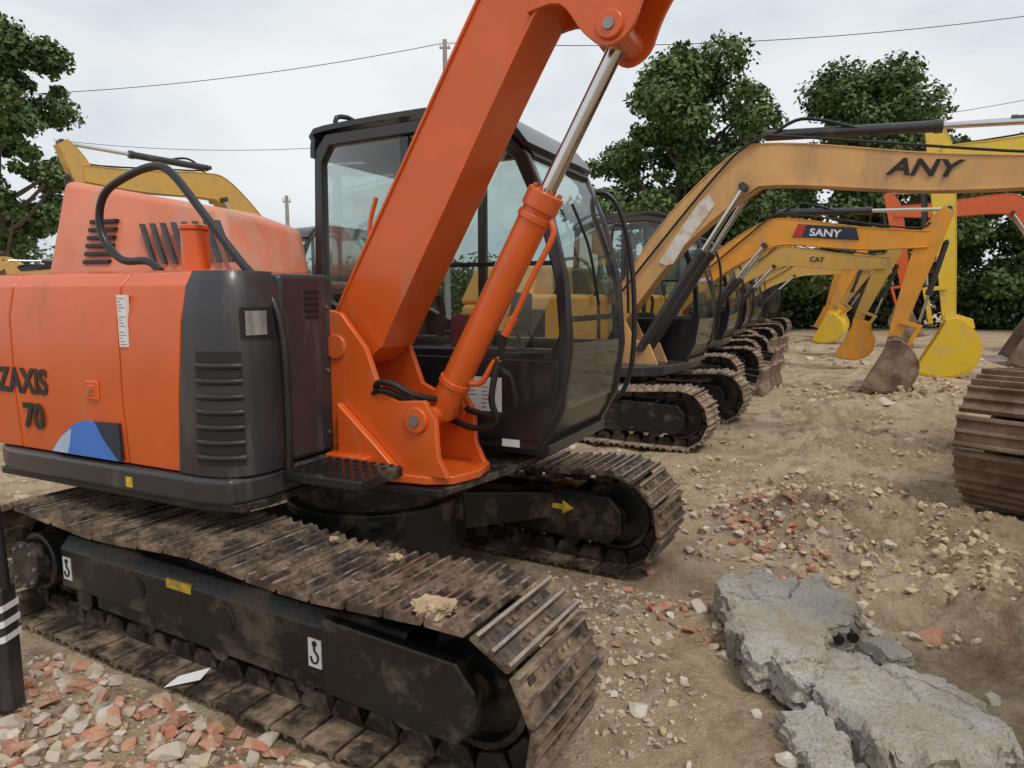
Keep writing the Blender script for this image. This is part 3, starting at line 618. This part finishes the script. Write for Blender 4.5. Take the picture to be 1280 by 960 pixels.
def groundmat():
    m,nt,b=newmat('dirt_ground'); tc=nt.nodes.new('ShaderNodeTexCoord').outputs['Object']
    n1=nz(nt,tc,.8,4,.65); n2=nz(nt,tc,3.0,5,.7); n3=nz(nt,tc,22,6,.75); n0=nz(nt,tc,1.6,5,.65)
    base=ramp(nt,n1,[(.34,(.46,.325,.20)),(.50,(.60,.45,.29)),(.66,(.68,.55,.40))])
    base=mixc(nt,ramp(nt,n2,[(.46,(0,0,0)),(.62,(.9,.9,.9))]),base,(.36,.24,.14))
    base=mixc(nt,ramp(nt,n0,[(.52,(0,0,0)),(.66,(.85,.85,.85))]),base,(.27,.175,.10))
    base=mixc(nt,ramp(nt,n3,[(.46,(0,0,0)),(.72,(.6,.6,.6))]),base,(.74,.61,.44))
    def peb(scale,thr):
        vo=nt.nodes.new('ShaderNodeTexVoronoi'); vo.inputs['Scale'].default_value=scale; nt.links.new(tc,vo.inputs['Vector'])
        p=ramp(nt,vo.outputs['Distance'],[(.16,(1,1,1)),(.30,(0,0,0))])
        hs=nt.nodes.new('ShaderNodeSeparateColor'); nt.links.new(vo.outputs['Color'],hs.inputs[0])
        sel=ramp(nt,hs.outputs[0],[(thr,(0,0,0)),(thr+.05,(1,1,1))])
        pc=ramp(nt,hs.outputs[1],[(0,(.60,.52,.41)),(.4,(.36,.31,.25)),(.8,(.66,.61,.53)),(1,(.48,.26,.17))])
        return mth(nt,'MULTIPLY',p,sel),pc
    pf,pc=peb(34,.82); base=mixc(nt,pf,base,pc)
    pf2,pc2=peb(80,.68); base=mixc(nt,pf2,base,pc2)
    nt.links.new(base,b.inputs['Base Color']); b.inputs['Roughness'].default_value=.95; b.inputs['Specular IOR Level'].default_value=.2
    h=mth(nt,'ADD',n3,mth(nt,'MULTIPLY',pf,.35)); h=mth(nt,'ADD',h,mth(nt,'MULTIPLY',n2,1.5)); h=mth(nt,'ADD',h,mth(nt,'MULTIPLY',pf2,.15))
    n4=nz(nt,tc,90,3,.7); h=mth(nt,'ADD',h,mth(nt,'MULTIPLY',n4,.4))
    bp=nt.nodes.new('ShaderNodeBump'); bp.inputs['Strength'].default_value=1; bp.inputs['Distance'].default_value=.045
    nt.links.new(h,bp.inputs['Height']); nt.links.new(bp.outputs[0],b.inputs['Normal'])
    return m
g=obj('ground',V,F,groundmat(),None,0,sharp=0,recalc=False)
# ================================================================ RUBBLE
def islandmat(name,stops,rough=.9,bump=.5,bs=60,dust=.3,dc=(.52,.39,.26)):
    m,nt,b=newmat(name); gi=nt.nodes.new('ShaderNodeNewGeometry').outputs['Random Per Island']
    tc=nt.nodes.new('ShaderNodeTexCoord').outputs['Object']
    c=ramp(nt,gi,stops); c=mixc(nt,ramp(nt,nz(nt,tc,18,4,.7),[(.5-dust*.2,(0,0,0)),(.72,(.85,.85,.85))]),c,dc)
    nt.links.new(c,b.inputs['Base Color']); b.inputs['Roughness'].default_value=rough
    bp=nt.nodes.new('ShaderNodeBump'); bp.inputs['Strength'].default_value=bump; bp.inputs['Distance'].default_value=.01
    nt.links.new(nz(nt,tc,bs,4),bp.inputs['Height']); nt.links.new(bp.outputs[0],b.inputs['Normal']); return m
def hull(n,seed,fl=.6):
    rg=random.Random(seed); bm=bmesh.new()
    for i in range(n):
        v=Vector((rg.gauss(0,1),rg.gauss(0,1),rg.gauss(0,1))).normalized()*rg.uniform(.8,1.05); v.z*=fl; bm.verts.new(v)
    bmesh.ops.convex_hull(bm,input=bm.verts)
    bmesh.ops.delete(bm,geom=[v for v in bm.verts if not v.link_faces],context='VERTS')
    bm.verts.index_update(); V=np.array([v.co[:] for v in bm.verts]); F=[[v.index for v in f.verts] for f in bm.faces]; bm.free(); return V,F
def brick(seed):
    rg=random.Random(seed); bm=bmesh.new(); bmesh.ops.create_cube(bm,size=2)
    bmesh.ops.subdivide_edges(bm,edges=bm.edges[:],cuts=2,use_grid_fill=True)
    ex=rg.uniform(.1,.9)
    for v in bm.verts:
        x0=v.co.x
        if x0>.9: v.co.x=ex+rg.uniform(-.25,.25)
        elif x0>.2: v.co.x=min(v.co.x,ex-.2)
        v.co.y*=.55; v.co.z*=.30
        v.co+=Vector((rg.gauss(0,1),rg.gauss(0,1),rg.gauss(0,1)))*.03
    bm.verts.index_update(); V=np.array([v.co[:] for v in bm.verts]); F=[[v.index for v in f.verts] for f in bm.faces]; bm.free(); return V,F
STONES=[hull(16,i) for i in range(10)]; BR=[brick(i) for i in range(8)]+[hull(12,i+90,.6) for i in range(6)]; CL=[hull(12,i+50,.7) for i in range(8)]
def scatter(name,bases,items,mat,tilt=.4,sink=.25):
    V=[];F=[];o=0
    for x,y,s in items:
        bV,bF=random.choice(bases)
        R=np.array((Matrix.Rotation(random.uniform(0,6.28),3,'Z')@Matrix.Rotation(random.gauss(0,tilt),3,'X')@Matrix.Rotation(random.gauss(0,tilt),3,'Y')))
        W=(bV*np.array([s,s*random.uniform(.7,1.1),s*random.uniform(.7,1.2)]))@R.T
        W=W+np.array([x,y,gz(x,y)+s*sink]); V.append(W); F+= [[i+o for i in f] for f in bF]; o+=len(W)
    V=np.concatenate(V)
    ob=obj(name,V.tolist(),F,mat,None,0,sharp=0,recalc=False); ob.data.polygons.foreach_set('use_smooth',[False]*len(ob.data.polygons)); return ob
def okp(x,y):
    lx,ly=local(x,y)
    return not (abs(lx)<1.62 and .66<abs(ly)<1.27)
def pts(n,fx,fy,smin,smax,pw=2.5,clump=0):
    out=[]; k=0
    while len(out)<n and k<n*60:
        k+=1; x,y=fx(),fy()
        if clump and noise.noise(Vector((x*1.4,y*1.4,4.2)))+.5*noise.noise(Vector((x*4,y*4,1.2)))<random.uniform(-.1,clump): continue
        if okp(x,y): out.append((x,y,smin+(smax-smin)*random.random()**pw))
    return out
U=random.uniform; G=random.gauss
gst=[(0,(.42,.36,.28)),(.3,(.53,.46,.37)),(.6,(.30,.25,.20)),(.8,(.62,.56,.47)),(1,(.46,.33,.21))]
bst=[(0,(.40,.13,.075)),(.4,(.48,.19,.11)),(.7,(.32,.11,.075)),(1,(.52,.28,.18))]
it=pts(1900,lambda:U(-2.9,.2),lambda:U(1.6,3.0),.008,.048)+pts(1200,lambda:U(-2.8,4.5),lambda:U(1.8,7),.004,.024,3,.3)+pts(380,lambda:G(1.85,.35),lambda:G(4.75,.4),.008,.045)+pts(350,lambda:U(.3,1.3),lambda:U(2.1,4.2),.006,.03,2.5,.2)+pts(500,lambda:U(1,9),lambda:U(5,16),.01,.05,3,.3)+pts(120,lambda:U(6,12),lambda:U(14,26),.05,.14)+pts(500,lambda:U(-5,1),lambda:U(4,9),.01,.06,3)
scatter('stone_rubble',STONES,it,islandmat('rubble_stone',gst))
it=pts(640,lambda:U(-2.9,-.2),lambda:U(1.6,2.95),.010,.058,2)+pts(170,lambda:G(1.75,.2),lambda:G(4.6,.34),.012,.048,1.8)+pts(30,lambda:U(.4,1.0),lambda:U(3.0,4.0),.012,.045)+pts(50,lambda:U(1,8),lambda:U(3,14),.01,.04,3)+[(1.95,3.05,.085),(.75,3.35,.055),(.80,3.9,.05),(1.5,2.15,.05)]
scatter('brick_rubble',BR,it,islandmat('rubble_brick',bst,dust=.6),.35,.3)
def clodp(n,f,smin,smax,c=.25): return pts(n,f[0],f[1],smin,smax,3,c)
it=clodp(2600,(lambda:U(-.2,4.8),lambda:U(1.8,7)),.004,.026)+clodp(900,(lambda:G(2.5,.5),lambda:G(4.9,.6)),.006,.045,.1)+clodp(500,(lambda:G(2.6,.35),lambda:G(3.4,.5)),.006,.045,.1)+clodp(600,(lambda:U(-2.8,0),lambda:U(1.6,3)),.004,.02)+clodp(1300,(lambda:U(1,9),lambda:U(5.5,14)),.008,.05)+clodp(400,(lambda:G(6.3,.8),lambda:G(10.8,.6)),.02,.10,0)+clodp(400,(lambda:G(1.4,.35),lambda:G(2.75,.45)),.004,.022)
scatter('dirt_clods',CL,it,islandmat('dirt_clod',[(0,(.50,.36,.22)),(.4,(.58,.44,.28)),(.7,(.38,.26,.155)),(1,(.64,.51,.35))],dc=(.54,.41,.26)))
it=[(1.5,3.9,.045),(.95,3.35,.06),(1.0,3.6,.05),(.55,3.35,.06),(-1.7,2.5,.05),(-1.2,2.25,.07),(-.9,2.35,.06),(-2.1,2.5,.08),(.5,2.55,.05),(2.3,4.1,.06),(5.2,9.6,.14),(4.3,7.4,.07)]+[(U(.9,1.9),U(2.0,3.5),U(.02,.05)) for _ in range(90)]
CONCR=islandmat('rubble_concrete',[(0,(.48,.43,.35)),(1,(.58,.53,.44))])
scatter('concrete_chunks',STONES,it,CONCR)
def concmat():
    m,nt,b=newmat('broken_concrete'); tc=nt.nodes.new('ShaderNodeTexCoord').outputs['Object']
    n1=nz(nt,tc,3,6,.7); n2=nz(nt,tc,16,6,.75); n3=nz(nt,tc,70,4,.75)
    c=ramp(nt,n1,[(.34,(.42,.35,.26)),(.47,(.49,.45,.38)),(.66,(.60,.57,.51))])
    c=mixc(nt,ramp(nt,n2,[(.54,(0,0,0)),(.66,(.85,.85,.85))]),c,(.40,.285,.175))
    vo=nt.nodes.new('ShaderNodeTexVoronoi'); vo.inputs['Scale'].default_value=55; nt.links.new(tc,vo.inputs['Vector'])
    ag=ramp(nt,vo.outputs['Distance'],[(.14,(.6,.6,.6)),(.34,(0,0,0))])
    c=mixc(nt,ag,c,(.30,.27,.23))
    c=mixc(nt,ramp(nt,n3,[(.54,(0,0,0)),(.70,(.7,.7,.7))]),c,(.22,.18,.14))
    nt.links.new(c,b.inputs['Base Color']); b.inputs['Roughness'].default_value=.93
    h=mth(nt,'ADD',mth(nt,'MULTIPLY',n2,1.3),mth(nt,'MULTIPLY',n3,.8)); h=mth(nt,'ADD',h,mth(nt,'MULTIPLY',ag,.25))
    bp=nt.nodes.new('ShaderNodeBump'); bp.inputs['Strength'].default_value=1; bp.inputs['Distance'].default_value=.018
    nt.links.new(h,bp.inputs['Height']); nt.links.new(bp.outputs[0],b.inputs['Normal']); return m
CONC=concmat()
def concslab(name,outline,z0,th,tiltx,tilty,seed):
    cx=sum(p[0] for p in outline)/len(outline); cy_=sum(p[1] for p in outline)/len(outline)
    O=[]
    for i,p in enumerate(outline):
        q=outline[(i+1)%len(outline)]; L=math.hypot(q[0]-p[0],q[1]-p[1]); n=max(2,int(L/.012))
        for j in range(n):
            t=j/n; x=p[0]+(q[0]-p[0])*t; y=p[1]+(q[1]-p[1])*t
            k=.040*noise.noise(Vector((x*6,y*6,seed)))+.028*noise.noise(Vector((x*18,y*18,seed)))+.018*noise.noise(Vector((x*50,y*50,seed)))
            dd=math.hypot(x-cx,y-cy_); O.append((x+(x-cx)/dd*k,y+(y-cy_)/dd*k))
    n=len(O); rings=[(1.0,-th)]+[(1.0+.012*math.sin(i*2.1),-th*(1-i/8)) for i in range(1,8)]+[(.992,-.003)]+[(1-.022*i,0) for i in range(1,44)]
    V=[];F=[]
    for k,(s,dz) in enumerate(rings):
        for (x,y) in O:
            xx=cx+(x-cx)*s; yy_=cy_+(y-cy_)*s; q=Vector((xx,yy_,seed))
            w=.010*noise.noise(q*4)+.006*noise.noise(q*13)+.005*noise.noise(q*35)+.003*noise.noise(q*80)
            rim=max(0,(s-.86)/.14); w-=.045*rim*max(0,min(1,noise.noise(q*8+Vector((1,5,2)))*6))
            p_=noise.noise(q*5+Vector((3,1,7))); w-=.014*max(0,min(1,(p_-.28)*14))
            f_=abs(noise.noise(Vector((xx*1.7+seed,yy_*1.7,3.3)))+.06*noise.noise(q*9)); w-=.03*max(0,1-f_/.012)
            if k<9:
                xx+=.020*noise.noise(Vector((x*16,y*16,dz*40+seed)))+.01*noise.noise(Vector((x*45,y*45,dz*90))); yy_+=.020*noise.noise(Vector((x*16,y*16,dz*40+9+seed)))+.01*noise.noise(Vector((x*45,y*45,dz*90+4)))
            V.append((xx,yy_,z0+dz+w+(xx-cx)*tiltx+(yy_-cy_)*tilty))
    for k in range(len(rings)-1):
        for i in range(n): F.append((k*n+i,k*n+(i+1)%n,(k+1)*n+(i+1)%n,(k+1)*n+i))
    F.append([(len(rings)-1)*n+i for i in range(n)])
    return obj(name,V,F,CONC,None,0,sharp=35)
s1=concslab('broken_concrete_slab',[(1.02,3.36),(1.24,3.50),(1.40,3.42),(1.60,3.48),(1.68,3.22),(1.56,2.98),(1.38,2.90),(1.24,2.60),(1.10,2.50),(.98,2.66),(.99,3.0)],.165,.14,-.05,.05,1)
s2=concslab('broken_concrete_slab',[(1.28,2.84),(1.48,2.88),(1.62,2.66),(1.78,2.42),(1.72,2.18),(1.45,2.05),(1.22,2.12),(1.16,2.5)],.11,.11,-.02,-.04,5)
s3=concslab('broken_concrete_slab',[(.98,2.46),(1.13,2.44),(1.17,2.25),(1.1,2.06),(1.0,2.12)],.07,.10,.15,.05,9)
s4=concslab('broken_concrete_slab',[(1.55,2.95),(1.66,2.96),(1.70,2.82),(1.60,2.78)],.08,.08,.1,.1,13)
for i in range(4):
    p=Vector((1.29+i*.075,2.885+.022*i,.092))
    cyl('slab_core_hole_%d'%i,p+Vector((.008,-.020,-.003)),p+Vector((.0,.08,.0)),.024,TXT,s1,n=14)
obj('paper_scrap',[(-1.40,2.62,.04),(-1.27,2.66,.05),(-1.25,2.72,.07),(-1.37,2.69,.05)],[(0,1,2,3)],WHITE,None,0)
P=empty('hazard_striped_post',(-1.965,2.55,0),0)
tube('post',[(.02,0,.48),(.0,0,1.0),(-.03,0,1.42)],.02,RUBBER,P,k=3)
box('post_foot',-.05,.035,-.04,.04,.0,.50,DARK,P,.01)
for k in range(3): hexa('stripe_%d'%k,[(-.052,-.044,.26+.06*k),(.037,-.044,.29+.06*k),(.037,.044,.29+.06*k),(-.052,.044,.26+.06*k)],[(-.052,-.044,.285+.06*k),(.037,-.044,.315+.06*k),(.037,.044,.315+.06*k),(-.052,.044,.285+.06*k)],WHITE,P,0)
# ================================================================ TREES
BARK=M('bark',(.12,.095,.07),.95,bump=.8,bscale=12)
def leafmat(name,cs,hi,lo):
    m,nt,b=newmat(name); gi=nt.nodes.new('ShaderNodeNewGeometry').outputs['Random Per Island']
    tc=nt.nodes.new('ShaderNodeTexCoord').outputs['Object']
    c=ramp(nt,gi,[(i/(len(cs)-1),k) for i,k in enumerate(cs)])
    n=nz(nt,tc,.7,3)
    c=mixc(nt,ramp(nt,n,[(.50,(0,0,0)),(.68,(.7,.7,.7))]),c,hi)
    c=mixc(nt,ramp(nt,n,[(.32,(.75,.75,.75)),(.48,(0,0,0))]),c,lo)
    nt.links.new(c,b.inputs['Base Color']); b.inputs['Roughness'].default_value=.6
    b.inputs['Specular IOR Level'].default_value=.3
    return m
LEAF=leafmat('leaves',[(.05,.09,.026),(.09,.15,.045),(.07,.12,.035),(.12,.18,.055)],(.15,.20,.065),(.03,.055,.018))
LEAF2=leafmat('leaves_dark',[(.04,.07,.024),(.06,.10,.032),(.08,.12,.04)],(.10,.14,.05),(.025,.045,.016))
def leaves(C,R,N,size,rs):
    k=len(C); w=R**2; idx=rs.choice(k,N,p=w/w.sum())
    d=rs.normal(size=(N,3)); d/=np.linalg.norm(d,axis=1)[:,None]
    r=R[idx]*rs.uniform(.25,1,N)**.45*rs.uniform(.75,1.3,N)
    P=C[idx]+d*r[:,None]*np.array([1,1,.7])
    nrm=d*.6+rs.normal(size=(N,3))*.6; nrm[:,2]+=.5; nrm/=np.linalg.norm(nrm,axis=1)[:,None]
    a=np.cross(nrm,rs.normal(size=(N,3))); a/=np.linalg.norm(a,axis=1)[:,None]; b=np.cross(nrm,a)
    s=size*rs.uniform(.6,1.3,N)[:,None]
    return np.stack([P+a*s,P+b*s*.6,P-a*s,P-b*s*.6],1).reshape(-1,3)
def leafobj(name,V,mat,parent):
    n=len(V)//4; me=bpy.data.meshes.new(name); me.vertices.add(len(V)); me.vertices.foreach_set('co',V.ravel().astype('f'))
    me.loops.add(4*n); me.loops.foreach_set('vertex_index',np.arange(4*n,dtype='i')); me.polygons.add(n)
    me.polygons.foreach_set('loop_start',np.arange(0,4*n,4,dtype='i')); me.update(calc_edges=True)
    me.materials.append(mat); o=bpy.data.objects.new(name,me); COL.objects.link(o)
    if parent:o.parent=parent
    return o
def tree(x,y,h,cw,base,nclump,N,leaf,seed,mat,name='broadleaf_tree',irr=.35):
    rs=np.random.RandomState(seed); rg=random.Random(seed)
    R=empty(name,(x,y,0)); ch=h-base
    tube('trunk',[(0,0,-.2),(.1,.05,base*.6),(rg.uniform(-.2,.2),0,base+ch*.3),(0,rg.uniform(-.2,.2),base+ch*.75)],h*.028,BARK,R,rends=h*.006)
    C=[];RR=[]; ph=[rg.uniform(0,6.28) for _ in range(4)]
    for i in range(nclump):
        t=(i+rg.random())/nclump; z=base+ch*(.04+.88*t)
        prof=math.sin(math.pi*min(1,(t*.74+.22)))**.7
        a=i*2.399+rg.uniform(-.5,.5)
        lob=1+irr*(.6*math.sin(2*a+ph[0]+t*5)+.5*math.sin(3*a+ph[1]-t*7)+.4*math.sin(t*13+ph[2]))
        rr=cw/2*prof*lob*rg.uniform(.45,.98)*(.3 if i%5==0 else 1)
        C.append((rr*math.cos(a),rr*math.sin(a),z+rg.uniform(-.4,.4))); RR.append(cw*rg.choice([.05,.07,.09,.12,.14]))
    C=np.array(C);RR=np.array(RR)
    leafobj('foliage',leaves(C,RR,N,leaf,rs),mat,R)
    for i in range(0,nclump,4):
        c=C[i+1 if i+1<nclump else i]; z0=max(base*.8,c[2]-cw*.35)
        tube('limb_%d'%i,[(0,0,z0),(c[0]*.5,c[1]*.5,z0+(c[2]-z0)*.4),tuple(c)],h*.010,BARK,R,k=3,n=6,rends=h*.002)
    return R
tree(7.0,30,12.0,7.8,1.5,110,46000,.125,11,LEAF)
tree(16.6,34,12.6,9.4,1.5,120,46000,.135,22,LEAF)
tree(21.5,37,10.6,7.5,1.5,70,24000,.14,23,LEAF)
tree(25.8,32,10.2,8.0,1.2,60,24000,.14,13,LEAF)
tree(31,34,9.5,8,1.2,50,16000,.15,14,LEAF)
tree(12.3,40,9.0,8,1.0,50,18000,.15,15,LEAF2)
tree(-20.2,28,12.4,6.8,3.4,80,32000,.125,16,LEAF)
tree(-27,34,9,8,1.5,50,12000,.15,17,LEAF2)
def bushes(name,xf,n,N,leaf,seed,mat):
    rs=np.random.RandomState(seed); C=[];R=[]
    for i in range(n):
        x,y,r=xf(rs); C.append((x,y,r*.55)); R.append(r)
        C.append((x+rs.uniform(-1,1),y,r*1.1)); R.append(r*.7)
    leafobj(name,leaves(np.array(C),np.array(R),N,leaf,rs),mat,None)
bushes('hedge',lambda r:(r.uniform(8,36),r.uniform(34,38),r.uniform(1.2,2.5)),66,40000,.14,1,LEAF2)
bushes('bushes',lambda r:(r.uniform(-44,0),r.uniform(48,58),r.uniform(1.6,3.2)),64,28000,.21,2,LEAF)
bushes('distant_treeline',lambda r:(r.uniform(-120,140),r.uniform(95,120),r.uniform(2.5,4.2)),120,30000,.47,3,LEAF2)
# ================================================================ poles and wires
def pole(x,y,h):
    R=empty('utility_pole',(x,y,0)); cyl('shaft',(0,0,-.3),(0,0,h),.15,WOOD,R,r2=.09,n=14)
    box('crossarm',-.22,.22,-.04,.04,h-.35,h-.28,WOOD,R,.005)
    for s in (-.18,.18): cyl('insulator',(s,0,h-.28),(s,0,h-.12),.04,WHITE,R,n=10)
pole(-2.75,30,12.0); pole(-12.0,38,6.9); pole(-25.6,38,6.4)
def wire(a,b,sag,r=.016):
    a=Vector(a);b=Vector(b); P=[]
    for i in range(25):
        t=i/24; p=a.lerp(b,t); p.z-=sag*4*t*(1-t); P.append(p)
    tube('overhead_wire',P,r,RUBBER,None,smooth=False,n=5)
wire((-2.75,30,11.88),(-22,30,9.8),.4,.014); wire((-2.75,30,11.88),(40,30,16.6),1.6)
wire((-21,33,8.7),(-8,33,8.4),.3,.012); wire((19,45,12.0),(40,45,15.5),.5,.018)
# ================================================================ LIGHT
w=bpy.data.worlds.new('World'); S.world=w; w.use_nodes=True; nt=w.node_tree; bg=nt.nodes['Background']
sky=nt.nodes.new('ShaderNodeTexSky'); sky.sky_type='NISHITA'; sky.sun_disc=False; sky.sun_elevation=rad(55); sky.sun_rotation=rad(150)
sky.dust_density=4
sc_=nt.nodes.new('ShaderNodeVectorMath'); sc_.operation='SCALE'; nt.links.new(sky.outputs[0],sc_.inputs[0]); sc_.inputs['Scale'].default_value=.10
tcw=nt.nodes.new('ShaderNodeTexCoord').outputs['Generated']
mp=nt.nodes.new('ShaderNodeMapping'); nt.links.new(tcw,mp.inputs[0]); mp.inputs['Scale'].default_value=(1,1,2.2)
cl=ramp(nt,nz(nt,mp.outputs[0],1.9,6,.55),[(.36,(.62,.70,.78)),(.50,(.84,.88,.905)),(.64,(.96,.97,.97))])
mx=mixc(nt,.90,sc_.outputs[0],cl)
nt.links.new(mx,bg.inputs[0]); bg.inputs[1].default_value=1.0
sl=bpy.data.lights.new('sun','SUN'); sl.energy=1.5; sl.angle=rad(12); sl.color=(1,.96,.9)
so=bpy.data.objects.new('sun',sl); COL.objects.link(so)
el=rad(58); az=rad(150)
dirv=Vector((math.sin(az)*math.cos(el),math.cos(az)*math.cos(el),math.sin(el)))
so.rotation_euler=dirv.to_track_quat('Z','Y').to_euler(); so.location=dirv*50
# ================================================================ CAMERA
cam=bpy.data.cameras.new('camera'); co=bpy.data.objects.new('camera',cam); COL.objects.link(co); S.camera=co
cam.sensor_width=36; cam.lens=870/1280*36; cam.clip_start=.05; cam.clip_end=3000
co.location=(0,0,1.6); co.rotation_euler=(rad(90-7.2),0,0)
S.view_settings.view_transform='Standard'; S.view_settings.look='None'; S.view_settings.exposure=0
